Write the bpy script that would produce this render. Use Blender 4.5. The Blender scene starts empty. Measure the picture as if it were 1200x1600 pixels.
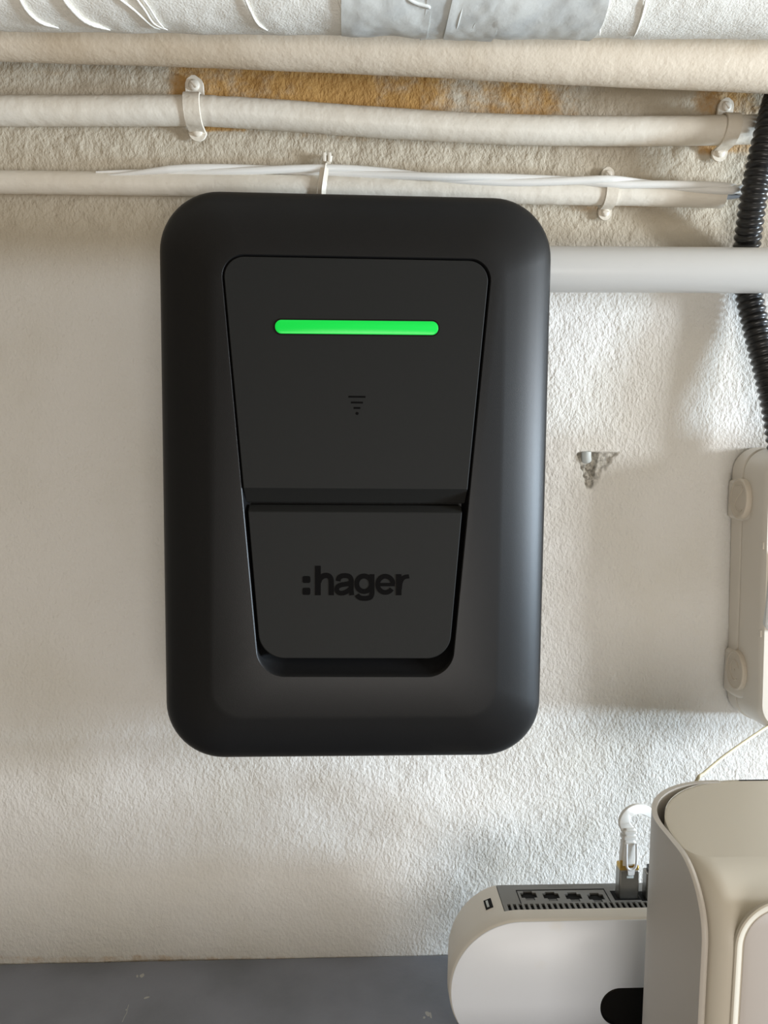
import bpy, math, random
import numpy as np
from mathutils import Vector, Matrix

random.seed(7)
SC = bpy.context.scene
COL = SC.collection
PI = math.pi

# ------------------------------------------------------------------ camera
D = 0.65                      # camera to wall, metres
F = 1200.0                    # focal length in pixels of the 1200 x 1600 frame
YAW, PITCH, ROLL = [math.radians(a) for a in (-2.543, -4.703, -0.500)]


def cam_rot():
    cy, sy, cp, sp, cr, sr = (math.cos(YAW), math.sin(YAW), math.cos(PITCH), math.sin(PITCH),
                              math.cos(ROLL), math.sin(ROLL))
    Rz = np.array([[cy, -sy, 0], [sy, cy, 0], [0, 0, 1]])
    Rx = np.array([[1, 0, 0], [0, cp, -sp], [0, sp, cp]])
    Rr = np.array([[cr, 0, sr], [0, 1, 0], [-sr, 0, cr]])
    return Rz @ Rx @ Rr


RM = cam_rot()
cam_data = bpy.data.cameras.new('camera')
cam = bpy.data.objects.new('camera', cam_data)
COL.objects.link(cam)
m = Matrix.Identity(4)
for i in range(3):
    m[i][0], m[i][1], m[i][2] = RM[i, 0], RM[i, 2], -RM[i, 1]
m[1][3] = -D
cam.matrix_world = m
cam_data.sensor_fit = 'VERTICAL'
cam_data.sensor_height = 32.0
cam_data.lens = F / 1600.0 * 32.0
cam_data.clip_start = 0.01
SC.camera = cam

# ------------------------------------------------------------------ world and lamps
world = bpy.data.worlds.new('world')
SC.world = world
world.use_nodes = True
wb = world.node_tree.nodes['Background']
wb.inputs[0].default_value = (1.0, 0.845, 0.64, 1)
wb.inputs[1].default_value = 0.25


def area(name, loc, target, sx, sy, power, colour):
    d = bpy.data.lights.new(name, 'AREA')
    d.shape = 'RECTANGLE'
    d.size, d.size_y = sx, sy
    d.energy = power
    d.color = colour
    o = bpy.data.objects.new(name, d)
    COL.objects.link(o)
    o.location = loc
    o.rotation_euler = (Vector(target) - Vector(loc)).to_track_quat('-Z', 'Y').to_euler()
    return o


# daylight from the window off to the right, cool; the lower lamp is an added cool fill for the foot of the wall
area('window_daylight', (2.00, -0.82, 0.13), (0, 0, -0.08), 0.26, 0.30, 33, (0.88, 0.94, 1.0))
area('low_fill', (2.60, -0.76, -0.22), (0, 0, -0.25), 0.24, 0.24, 72, (0.67, 0.84, 1.0))
# open doorway behind the camera, low down
area('doorway_daylight', (0.15, -1.9, -0.55), (0, 0, -0.35), 1.1, 0.55, 13.0, (1.0, 0.95, 0.89))

SC.view_settings.view_transform = 'Standard'
SC.view_settings.look = 'None'
SC.view_settings.gamma = 1.0
SC.view_settings.use_curve_mapping = False
SC.view_settings.exposure = 0.0


# ------------------------------------------------------------------ helpers
def P(px, py, Y):
    """point of the photograph's pixel (px, py) on the plane y = Y"""
    v = RM @ np.array([(px - 600) / F, 1.0, -(py - 800) / F])
    v = v / v[1] * (Y + D)
    return np.array([v[0], Y, v[2]])


def PZ(px, py, z):
    v = RM @ np.array([(px - 600) / F, 1.0, -(py - 800) / F])
    v = v / v[2] * z
    return np.array([v[0], v[1] - D, z])


def to_px(X, Y, Z):
    v = RM.T @ np.array([X, np.full_like(X, Y + D) if np.isscalar(Y) else Y + D, Z])
    return 600 + F * v[0] / v[1], 800 - F * v[2] / v[1]


def srgb(r, g, b):
    return tuple(((c / 255 + 0.055) / 1.055) ** 2.4 if c > 10 else c / 255 / 12.92 for c in (r, g, b)) + (1,)


def material(name, col, rough=0.5, spec=0.5, metal=0.0, bump=None, vary=None, emit=None, coat=0.0):
    """bump = list of (scale, strength, distance, detail); vary = (scale, colour2, lo, hi)"""
    mt = bpy.data.materials.new(name)
    mt.use_nodes = True
    nt = mt.node_tree
    b = nt.nodes['Principled BSDF']
    b.inputs['Base Color'].default_value = col
    b.inputs['Roughness'].default_value = rough
    b.inputs['Specular IOR Level'].default_value = spec
    b.inputs['Metallic'].default_value = metal
    b.inputs['Coat Weight'].default_value = coat
    tc = nt.nodes.new('ShaderNodeTexCoord')
    prev = None
    for (sc, st, dist, det) in (bump or []):
        n = nt.nodes.new('ShaderNodeTexNoise')
        n.inputs['Scale'].default_value = sc
        n.inputs['Detail'].default_value = det
        nt.links.new(tc.outputs['Object'], n.inputs['Vector'])
        bp = nt.nodes.new('ShaderNodeBump')
        bp.inputs['Strength'].default_value = st
        bp.inputs['Distance'].default_value = dist
        nt.links.new(n.outputs['Fac'], bp.inputs['Height'])
        if prev:
            nt.links.new(prev.outputs['Normal'], bp.inputs['Normal'])
        prev = bp
    if prev:
        nt.links.new(prev.outputs['Normal'], b.inputs['Normal'])
    if vary:
        n = nt.nodes.new('ShaderNodeTexNoise')
        n.inputs['Scale'].default_value = vary[0]
        n.inputs['Detail'].default_value = 6
        nt.links.new(tc.outputs['Object'], n.inputs['Vector'])
        mr = nt.nodes.new('ShaderNodeMapRange')
        mr.inputs['From Min'].default_value, mr.inputs['From Max'].default_value = vary[2], vary[3]
        nt.links.new(n.outputs['Fac'], mr.inputs['Value'])
        mx = nt.nodes.new('ShaderNodeMix')
        mx.data_type = 'RGBA'
        mx.inputs[6].default_value = col
        mx.inputs[7].default_value = vary[1]
        nt.links.new(mr.outputs['Result'], mx.inputs[0])
        nt.links.new(mx.outputs[2], b.inputs['Base Color'])
    if emit:
        b.inputs['Emission Color'].default_value = emit[0]
        b.inputs['Emission Strength'].default_value = emit[1]
    return mt


ORIGIN = {}


def tag(o, label=None, cat=None, group=None, kind=None):
    if label: o['label'] = label
    if cat: o['category'] = cat
    if group: o['group'] = group
    if kind: o['kind'] = kind
    return o


def thing(name, label, cat, loc, group=None):
    o = bpy.data.objects.new(name, None)
    o.empty_display_size = 0.02
    COL.objects.link(o)
    o.location = tuple(float(c) for c in loc)
    ORIGIN[o.name] = np.array(loc, float)
    return tag(o, label, cat, group)


class MB:
    def __init__(s):
        s.v, s.f = [], []

    def loft(s, loops, cap0=True, cap1=True, closed=True):
        n = len(loops[0])
        base = len(s.v)
        for l in loops:
            s.v.extend([tuple(float(c) for c in p) for p in l])
        for i in range(len(loops) - 1):
            for j in range(n if closed else n - 1):
                k = (j + 1) % n
                a, b = base + i * n, base + (i + 1) * n
                s.f.append((a + j, a + k, b + k, b + j))
        if cap0: s.f.append(tuple(base + j for j in reversed(range(n))))
        if cap1: s.f.append(tuple(base + (len(loops) - 1) * n + j for j in range(n)))
        return s

    def box(s, lo, hi):
        (x0, y0, z0), (x1, y1, z1) = lo, hi
        return s.loft([[(x0, y0, z0), (x1, y0, z0), (x1, y1, z0), (x0, y1, z0)],
                       [(x0, y0, z1), (x1, y0, z1), (x1, y1, z1), (x0, y1, z1)]])

    def obox(s, c, ax, ay, az, hx, hy, hz):
        c, ax, ay, az = map(np.array, (c, ax, ay, az))
        q = [(-1, -1), (1, -1), (1, 1), (-1, 1)]
        return s.loft([[c + ax * hx * a + ay * hy * b + az * hz * t for a, b in q] for t in (-1, 1)])

    def tube(s, pts, r, seg=20, cap=True, flat=None, up=(0, 0, 1)):
        pts = [np.array(p, float) for p in pts]
        n = len(pts)
        rs = r if hasattr(r, '__len__') else [r] * n
        T = []
        for i in range(n):
            t = pts[min(i + 1, n - 1)] - pts[max(i - 1, 0)]
            T.append(t / (np.linalg.norm(t) + 1e-12))
        u = np.array(up, float)
        loops = []
        for i in range(n):
            u = u - T[i] * np.dot(u, T[i])
            u /= np.linalg.norm(u)
            w = np.cross(T[i], u)
            fu, fw = flat if flat else (1, 1)
            loops.append([pts[i] + rs[i] * (fu * math.cos(a) * u + fw * math.sin(a) * w)
                          for a in [2 * PI * k / seg for k in range(seg)]])
        return s.loft(loops, cap, cap)

    def build(s, name, mat, parent=None, smooth=35, bevel=0, bseg=2):
        off = np.zeros(3)
        if parent is not None:
            off = ORIGIN[parent.name]
        me = bpy.data.meshes.new(name)
        me.from_pydata([(a - off[0], b - off[1], c - off[2]) for a, b, c in s.v], [], s.f)
        me.validate()
        import bmesh
        bm = bmesh.new()
        bm.from_mesh(me)
        bmesh.ops.recalc_face_normals(bm, faces=bm.faces)
        bm.to_mesh(me)
        bm.free()
        me.materials.append(mat)
        o = bpy.data.objects.new(name, me)
        COL.objects.link(o)
        if parent is not None:
            o.parent = parent
        ORIGIN[o.name] = off
        if bevel:
            bv = o.modifiers.new('bevel', 'BEVEL')
            bv.width = bevel
            bv.segments = bseg
            bv.limit_method = 'ANGLE'
            bv.angle_limit = math.radians(40)
        if smooth:
            me.shade_smooth()
            if not bevel:
                me.set_sharp_from_angle(angle=math.radians(smooth))
            else:
                me.set_sharp_from_angle(angle=math.radians(50))
        return o


def spline(pts, n=12):
    """Catmull-Rom through pts"""
    p = [np.array(q, float) for q in pts]
    p = [2 * p[0] - p[1]] + p + [2 * p[-1] - p[-2]]
    out = []
    for i in range(1, len(p) - 2):
        for k in range(n):
            t = k / n
            out.append(0.5 * ((2 * p[i]) + (-p[i - 1] + p[i + 1]) * t +
                              (2 * p[i - 1] - 5 * p[i] + 4 * p[i + 1] - p[i + 2]) * t * t +
                              (-p[i - 1] + 3 * p[i] - 3 * p[i + 1] + p[i + 2]) * t ** 3))
    out.append(p[-2])
    return out


def rpoly(c, radii, n=8):
    """rounded polygon in 2-D: corners c in order, one radius per corner"""
    out = []
    N = len(c)
    for i in range(N):
        a, b, d = np.array(c[i - 1], float), np.array(c[i], float), np.array(c[(i + 1) % N], float)
        u, w = a - b, d - b
        u /= np.linalg.norm(u); w /= np.linalg.norm(w)
        ang = math.acos(max(-1, min(1, np.dot(u, w))))
        r = max(radii[i], 1e-6)
        t = r / math.tan(ang / 2)
        h = (u + w) / np.linalg.norm(u + w)
        cc = b + h * r / math.sin(ang / 2)
        p0, p1 = b + u * t - cc, b + w * t - cc
        a0, a1 = math.atan2(p0[1], p0[0]), math.atan2(p1[1], p1[0])
        da = (a1 - a0 + PI) % (2 * PI) - PI
        for k in range(n + 1):
            q = a0 + da * k / n
            out.append(cc + r * np.array([math.cos(q), math.sin(q)]))
    return out


def inset(c, ts):
    """move each edge (i -> i+1) of a polygon inwards by ts[i]"""
    N = len(c)
    c = [np.array(p, float) for p in c]
    cen = sum(c) / N
    L = []
    for i in range(N):
        a, b = c[i], c[(i + 1) % N]
        d = (b - a) / np.linalg.norm(b - a)
        nrm = np.array([-d[1], d[0]])
        if np.dot(nrm, cen - a) < 0: nrm = -nrm
        L.append((a + nrm * ts[i], d))
    out = []
    for i in range(N):
        (p, d), (q, e) = L[i - 1], L[i]
        t = np.linalg.solve(np.array([d, -e]).T, q - p)[0]
        out.append(p + d * t)
    return out


def xz(loop, Y):
    return [(p[0], Y, p[1]) for p in loop]


def p2(px, py, Y):
    q = P(px, py, Y)
    return np.array([q[0], q[2]])


# ------------------------------------------------------------------ materials
M = {}
M['black'] = material('matt_black_plastic', srgb(19, 19, 20), 0.41, 0.32, bump=[(2500, .25, .0002, 2)])
M['black_panel'] = material('matt_black_panel', srgb(34, 34, 33), 0.56, 0.14, bump=[(2500, .2, .0002, 2)])
M['void'] = material('dark_cavity', srgb(10, 10, 10), 0.7, 0.2)
M['gloss_black'] = material('gloss_black', srgb(10, 9, 9), 0.12, 0.5)
M['logo_black'] = material('logo_black', srgb(9, 8, 8), 0.6, 0.05)
M['green'] = material('green_light', (0.0, 0.25, 0.04, 1), 0.3, 0.5, emit=((0.0015, 0.68, 0.05, 1), 0.78))
M['paint'] = material('cream_pipe_paint', srgb(222, 215, 202), 0.42, 0.4,
                      bump=[(70, .5, .0020, 4), (300, .2, .0006, 3)], vary=(9, srgb(212, 201, 183), .5, .75))
M['paint2'] = material('aged_pipe_paint', srgb(228, 214, 194), 0.5, 0.35,
                       bump=[(50, .5, .0024, 4), (330, .4, .0009, 4)], vary=(10, srgb(205, 186, 160), .48, .72))
M['pvc'] = material('pale_grey_pvc', srgb(196, 194, 190), 0.34, 0.45, bump=[(30, .1, .001, 2)])
M['cable_white'] = material('white_cable', srgb(226, 224, 219), 0.4, 0.45)
M['cable_cream'] = material('cream_cable', srgb(214, 205, 176), 0.4, 0.45)
M['cable_grey'] = material('grey_cable', srgb(112, 114, 116), 0.4, 0.45)
M['conduit'] = material('black_corrugated_plastic', srgb(30, 30, 31), 0.30, 0.55)
M['cloth'] = material('painted_cloth', srgb(243, 240, 232), 0.7, 0.25,
                      bump=[(90, .5, .0018, 4), (700, .5, .0009, 3)])
M['tape'] = material('grey_white_tape', srgb(218, 219, 215), 0.45, 0.4,
                     bump=[(45, .5, .002, 4), (500, .2, .0004, 3)], vary=(40, srgb(192, 195, 195), .45, .75))
M['box'] = material('light_grey_enclosure', srgb(226, 219, 208), 0.38, 0.45, bump=[(1500, .1, .0002, 2)])
M['box_clear'] = material('clear_window', srgb(225, 228, 230), 0.08, 0.5)
M['boxcap'] = material('grey_screw_cap', srgb(214, 204, 189), 0.42, 0.4)
M['router_face'] = material('white_gloss_face', srgb(242, 247, 255), 0.33, 0.5,
                            vary=(18, srgb(240, 238, 233), .60, .75))
M['router_shell'] = material('warm_white_shell', srgb(236, 231, 222), 0.42, 0.45)
M['router_panel'] = material('grey_port_panel', srgb(132, 132, 130), 0.45, 0.4)
M['port_rim'] = material('port_rim', srgb(120, 120, 116), 0.5, 0.4)
M['tower'] = material('greige_plastic', srgb(211, 204, 190), 0.45, 0.4, bump=[(3000, .12, .0002, 2)])
M['tower_shell'] = material('greige_shell', srgb(196, 190, 182), 0.42, 0.4, bump=[(3000, .12, .0002, 2)])
M['tower_inset'] = material('pinkish_inset', srgb(194, 188, 184), 0.45, 0.4)
M['steel'] = material('brushed_plug_steel', srgb(150, 148, 144), 0.34, 0.5, metal=1.0,
                      bump=[(600, .15, .0003, 2)])
M['brass'] = material('brass', srgb(196, 160, 80), 0.35, 0.5, metal=0.85)
M['clear_tab'] = material('white_tab', srgb(236, 236, 236), 0.3, 0.5)
M['plug'] = material('pale_wall_plug', srgb(205, 212, 212), 0.5, 0.4)


# ------------------------------------------------------------------ wall
TAB = {}


def noise2(X, Z, scale, seed):
    """smooth value noise, numpy"""
    if seed not in TAB: TAB[seed] = np.random.RandomState(seed).rand(256, 256)
    tab = TAB[seed]
    x, z = X * scale, Z * scale
    xi, zi = np.floor(x).astype(int), np.floor(z).astype(int)
    fx, fz = x - xi, z - zi
    fx, fz = fx * fx * (3 - 2 * fx), fz * fz * (3 - 2 * fz)
    g = lambda a, b: tab[a % 256, b % 256]
    return ((g(xi, zi) * (1 - fx) + g(xi + 1, zi) * fx) * (1 - fz) +
            (g(xi, zi + 1) * (1 - fx) + g(xi + 1, zi + 1) * fx) * fz)


def sstep(x, a, b):
    t = np.clip((x - a) / (b - a), 0, 1)
    return t * t * (3 - 2 * t)


def region(px, py, x0, x1, y0, y1, sx, sy):
    return sstep(px, x0 - sx, x0 + sx) * (1 - sstep(px, x1 - sx, x1 + sx)) * \
        sstep(py, y0 - sy, y0 + sy) * (1 - sstep(py, y1 - sy, y1 + sy))


Z_SHELF = float(P(350, 1498, 0)[2])


def wall():
    def axis(lo, hi, flo, fhi, fine, coarse, dlo, dhi, dfine):
        a = list(np.arange(lo, flo, coarse))
        x = flo
        while x < fhi:
            a.append(x)
            x += dfine if dlo < x < dhi else fine
        a += list(np.arange(fhi, hi + 1e-9, coarse))
        return np.array(a)
    hx0, hz1 = P(885, 700, 0)[0], P(885, 695, 0)[2]
    hx1, hz0 = P(975, 775, 0)[0], P(975, 775, 0)[2]
    xs = axis(-1.3, 1.7, -0.42, 0.42, .0019, .02, hx0, hx1, .0007)
    zs = axis(Z_SHELF - .004, 0.75, Z_SHELF - .002, 0.43, .0019, .02, hz0, hz1, .0007)
    X, Z = np.meshgrid(xs, zs, indexing='ij')
    px, py = to_px(X.ravel(), 0.0, Z.ravel())
    px, py = px.reshape(X.shape), py.reshape(X.shape)
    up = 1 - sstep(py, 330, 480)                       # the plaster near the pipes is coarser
    h = (noise2(X, Z, 18, 1) - .5) * .0022 + (noise2(X, Z, 45, 2) - .5) * .0008
    h += (noise2(X + .3 * Z, Z, 130, 3) - .5) * (.00045 + .0006 * up)
    h += (noise2(X, Z, 260, 4) - .5) * (.00045 + .00045 * up)
    # chipped hole: (px, py) triangle with a crisp top edge
    nn = (noise2(X, Z, 320, 5) - .5) * 14
    t = np.clip((py - 707) / 58, 0, 1)
    left = 904 + 14 * t + nn * .35
    right = 934 - 9 * t + nn * .35
    core = sstep(px, left - 1.5, left + 2) * (1 - sstep(px, right - 2, right + 1.5)) * \
        sstep(py, 705.5, 708) * (1 - sstep(py, 756, 766))
    rt = 968 - 42 * np.clip((py - 707) / 55, 0, 1) ** .8 + nn * .5
    shallow = sstep(px, 925, 928) * (1 - sstep(px, rt - 5, rt + 4)) * sstep(py, 705.5, 708) * (1 - sstep(py, 762, 768))
    lft = sstep(px, 886, 900) * (1 - sstep(px, 906, 912)) * sstep(py, 705, 712) * (1 - sstep(py, 716, 740))
    depth = core * (.0055 + (noise2(X, Z, 260, 8) - .5) * .006) + \
        shallow * (.0016 + (noise2(X, Z, 300, 9) - .5) * .0018) + lft * .001
    # lumps
    for (cx, cy, r, a) in ((92, 968, 7, .0012), (1091, 993, 6, .001), (1080, 975, 5, -.001), (175, 355, 5, .0015),
                           (1065, 235, 16, .0022), (935, 325, 10, .0014), (640, 350, 7, .001)):
        h += a * np.exp(-((px - cx) ** 2 + (py - cy) ** 2) / (2 * r * r / 3))
    Yv = -h + depth
    Yv = np.clip(Yv, -.0035, .012)
    raw = np.clip(core + .75 * shallow + .3 * lft, 0, 1)
    n1 = noise2(X, Z, 30, 11)
    st = region(px, py, 262, 600, 60, 178, 26, 6) * 1.0
    st = np.maximum(st, region(px, py, 560, 720, 60, 185, 60, 6) * .92)
    st = np.maximum(st, region(px, py, 700, 900, 60, 190, 60, 8) * .72)
    st = np.maximum(st, region(px, py, -300, 260, 60, 120, 40, 8) * .30)
    st = np.maximum(st, region(px, py, 316, 385, 150, 207, 5, 6) * 1.0)
    st = np.maximum(st, region(px, py, 380, 900, 150, 222, 25, 8) * .40)
    st = np.maximum(st, region(px, py, 1088, 1178, 215, 243, 8, 8) * .8)
    st = np.maximum(st, region(px, py, 1080, 1200, 120, 190, 25, 20) * .62)
    st = np.maximum(st, region(px, py, 965, 1110, 300, 324, 10, 4) * .7)
    st = np.maximum(st, region(px, py, 840, 965, 318, 335, 30, 8) * .4)
    st = np.maximum(st, region(px, py, -200, 1300, 300, 309, 30, 4) * .35)
    st = np.maximum(st, region(px, py, -900, 2000, 1492, 1600, 30, 4) * .42)
    st = st * (.75 + .5 * n1)
    nx, nz = len(xs), len(zs)
    me = bpy.data.meshes.new('wall_back')
    V = np.stack([X.ravel(), Yv.ravel(), Z.ravel()], 1)
    idx = np.arange(nx * nz).reshape(nx, nz)
    Fq = np.stack([idx[:-1, :-1].ravel(), idx[1:, :-1].ravel(), idx[1:, 1:].ravel(), idx[:-1, 1:].ravel()], 1)
    me.vertices.add(len(V)); me.vertices.foreach_set('co', V.ravel())
    me.loops.add(Fq.size); me.loops.foreach_set('vertex_index', Fq.ravel())
    me.polygons.add(len(Fq)); me.polygons.foreach_set('loop_start', np.arange(0, Fq.size, 4))
    me.update(calc_edges=True)
    me.validate()
    for nm, arr in (('stain', st), ('raw', raw), ('coarse', up)):
        at = me.attributes.new(nm, 'FLOAT', 'POINT')
        at.data.foreach_set('value', arr.ravel().astype(np.float32))
    me.shade_smooth()
    mt = bpy.data.materials.new('painted_plaster')
    mt.use_nodes = True
    nt = mt.node_tree
    N, L = nt.nodes.new, nt.links.new
    b = nt.nodes['Principled BSDF']
    b.inputs['Roughness'].default_value = .75
    b.inputs['Specular IOR Level'].default_value = .25
    tc = N('ShaderNodeTexCoord')

    def attr(nm):
        a = N('ShaderNodeAttribute'); a.attribute_name = nm; return a.outputs['Fac']

    def noise(sc, det, rough=.5):
        n = N('ShaderNodeTexNoise'); n.inputs['Scale'].default_value = sc
        n.inputs['Detail'].default_value = det; n.inputs['Roughness'].default_value = rough
        L(tc.outputs['Object'], n.inputs['Vector']); return n.outputs['Fac']

    def mrange(v, a, c, lo=0, hi=1):
        r = N('ShaderNodeMapRange'); r.interpolation_type = 'SMOOTHSTEP'
        for k, q in zip(('From Min', 'From Max', 'To Min', 'To Max'), (a, c, lo, hi)): r.inputs[k].default_value = q
        L(v, r.inputs['Value']); return r.outputs['Result']

    def mix(f, a, c):
        x = N('ShaderNodeMix'); x.data_type = 'RGBA'
        L(f, x.inputs[0])
        for i, q in ((6, a), (7, c)):
            if isinstance(q, tuple): x.inputs[i].default_value = q
            else: L(q, x.inputs[i])
        return x.outputs[2]

    def math2(op, a, c):
        x = N('ShaderNodeMath'); x.operation = op
        for i, q in enumerate((a, c)):
            if isinstance(q, (int, float)): x.inputs[i].default_value = q
            else: L(q, x.inputs[i])
        return x.outputs[0]
    base = mix(mrange(noise(7, 4), .4, .7), srgb(226, 224, 220), srgb(219, 216, 209))
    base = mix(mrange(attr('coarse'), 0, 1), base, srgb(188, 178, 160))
    ochre = mix(noise(60, 5), srgb(196, 154, 92), srgb(156, 119, 70))
    sf = math2('ADD', attr('stain'), math2('MULTIPLY', math2('SUBTRACT', noise(90, 6, .65), .5), 1.1))
    col = mix(mrange(sf, .30, .95), base, ochre)
    rawc = mix(mrange(noise(300, 4), .4, .6), srgb(196, 192, 182), srgb(142, 138, 130))
    col = mix(attr('raw'), col, rawc)
    L(col, b.inputs['Base Color'])
    b1 = N('ShaderNodeBump'); b1.inputs['Strength'].default_value = 1.0; b1.inputs['Distance'].default_value = .0012
    mp = N('ShaderNodeMapping'); mp.inputs['Scale'].default_value = (1.0, 1.0, .72)
    mp.inputs['Rotation'].default_value = (0, .5, 0)
    L(tc.outputs['Object'], mp.inputs['Vector'])
    n2 = N('ShaderNodeTexNoise'); n2.inputs['Scale'].default_value = 400; n2.inputs['Detail'].default_value = 2.5
    L(mp.outputs['Vector'], n2.inputs['Vector'])
    L(n2.outputs['Fac'], b1.inputs['Height'])
    b2 = N('ShaderNodeBump'); b2.inputs['Strength'].default_value = .5; b2.inputs['Distance'].default_value = .0005
    L(noise(900, 3), b2.inputs['Height']); L(b1.outputs['Normal'], b2.inputs['Normal'])
    L(b2.outputs['Normal'], b.inputs['Normal'])
    me.materials.append(mt)
    o = bpy.data.objects.new('wall_back', me)
    COL.objects.link(o)
    tag(o, kind='structure', label='rough off-white plastered wall with ochre bare patches between the pipes')
    # wall body behind the skin
    return o


wall_back = wall()

# unseen low ceiling, added above the frame to shade the upper wall, with the lagged pipe running under it
w = MB(); w.box((-1.36, -2.4, .43), (2.2, -.001, .45))
tag(w.build('shade_ceiling', material('shade_ceiling_paint', srgb(185, 172, 152), .8, .2, bump=[(200, .5, .002, 3)])), kind='structure')

w = MB(); w.box((-1.36, -2.4, Z_SHELF - .9), (-1.30, -.001, .43))  # unseen side wall, added to block light from the left
tag(w.build('shade_wall_left', material('shade_wall_paint', srgb(120, 112, 100), .8, .2)), kind='structure')

# stub of a wall plug in the chipped hole
w = MB()
a, c = P(915.5, 707, -.0), P(916.5, 722, -.0)
pts = [P(916, 706.5, .001), P(916, 714, .0008), P(917, 722, .0022)]
w.tube(spline(pts, 4), [.0042] * 8 + [.0032], 14)
tag(w.build('wall_plug', M['plug']), 'pale broken wall plug stub in the chipped plaster hole', 'wall plug')

# ------------------------------------------------------------------ worktop
sh = MB()
sh.box((-1.299, -.30, Z_SHELF - .03), (1.7, .0, Z_SHELF))
mt = material('dark_grey_worktop_paint', srgb(138, 143, 156), 0.36, 0.45,
              bump=[(240, .35, .0006, 3), (1100, .2, .0003, 2)], vary=(14, srgb(120, 125, 135), .4, .7))
shelf = sh.build('worktop', mt, bevel=.002)
tag(shelf, 'dark blue-grey painted worktop running along the foot of the wall', 'worktop')
chip_mat = material('pale_chip', srgb(190, 190, 188), .6, .3)
ch = MB()
for (x, y, wx, wy, an) in ((222, 1524.5, 4.5, 1.2, 0), (214.5, 1525.2, 2, .8, .1), (197, 1578, 1.0, .35, 0), (229, 1559, 5, .5, .45),
                           (668, 1584, 4, 1.2, .3), (673, 1587, 1.5, 1.5, 0), (663, 1590, 2, .6, -.4)):
    q = PZ(x, y, Z_SHELF)
    k = .0005
    lp = []
    for i in range(9):
        t = 2 * PI * i / 9
        rr = random.uniform(.7, 1.15)
        u, v = wx * k * math.cos(t) * rr, wy * k * 5 * math.sin(t) * rr
        lp.append((q[0] + u * math.cos(an) - v * math.sin(an), q[1] + u * math.sin(an) + v * math.cos(an)))
    ch.loft([[(p[0], p[1], Z_SHELF - .0003) for p in lp], [(p[0], p[1], Z_SHELF + .00012) for p in lp]])
for scr in ([(201, 1570), (199, 1577), (198, 1583), (195, 1588), (191, 1597)],):
    q = [PZ(x, y, Z_SHELF + .00005) for x, y in scr]
    ch.tube(spline(q, 4), .00022, 6)
co = ch.build('paint_chips', chip_mat, shelf)
co['kind'] = 'stuff'
co['label'] = 'small pale chips and scratches'


# ------------------------------------------------------------------ pipes
def rough_r(n, r, amp, seed):
    rs = np.random.RandomState(seed)
    a = rs.rand(n + 8)
    k = np.convolve(a, np.ones(6) / 6, 'same')[:n]
    return [r + amp * (q - .5) for q in k]


# lagged pipe along the top
LY, LR = -.123, .050
lag_ax = [P(x, y, LY) + np.array([0, 0, LR * .995]) for x, y in ((-420, 27), (0, 34), (600, 41), (1200, 47), (1650, 51))]
lag_sp = spline(lag_ax, 40)
lagged = thing('lagged_pipe', 'thick cloth-wrapped pipe with grey tape bands along the top edge', 'pipe', lag_ax[2])


def lag_point(s):      # s = px along frame
    x = P(s, 55, LY)[0]
    for i in range(len(lag_sp) - 1):
        if lag_sp[i][0] <= x <= lag_sp[i + 1][0]:
            t = (x - lag_sp[i][0]) / (lag_sp[i + 1][0] - lag_sp[i][0])
            return lag_sp[i] * (1 - t) + lag_sp[i + 1] * t
    return lag_sp[0] if x < lag_sp[0][0] else lag_sp[-1]


def lag_section(s0, s1, r, slant0, slant1, amp, seed, n, seg=120):
    """sleeve on the lagged pipe from pixel column s0 to s1; slants shift the ends with the angle"""
    loops = []
    A, B = lag_point(s0), lag_point(s1)
    a = 2 * PI * np.arange(seg) / seg
    for i in range(n + 1):
        t = i / n
        c = A * (1 - t) + B * t
        x = c[0] + (slant0 * (1 - t) + slant1 * t) * np.cos(a)
        d1 = noise2(x + 5, a * LR + .5 * x, 40, seed) - .5
        d2 = noise2(x + 5, a * LR, 160, seed + 1) - .5
        rr = r + amp * d1 + amp * .35 * d2
        loops.append(np.stack([x, c[1] + rr * np.sin(a), c[2] + rr * np.cos(a)], 1))
    return loops


w = MB(); w.loft(lag_section(-420, 545, LR, 0, 0, .0012, 21, 170)); w.build('cloth_wrap', M['cloth'], lagged, smooth=60)
w = MB(); w.loft(lag_section(890, 1650, LR, 0, 0, .0012, 23, 130)); w.build('cloth_wrap', M['cloth'], lagged, smooth=60)
for s0, s1, dr, a0, a1, sd in ((538, 676, .0008, .002, .003, 31), (668, 742, .0014, .003, .010, 33),
                               (722, 790, .0021, .011, .006, 35), (778, 908, .0012, .006, -.012, 37)):
    w = MB(); w.loft(lag_section(s0, s1, LR + dr, a0, a1, .0022, sd, 26)); w.build('tape_band', M['tape'], lagged, smooth=60)
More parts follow.
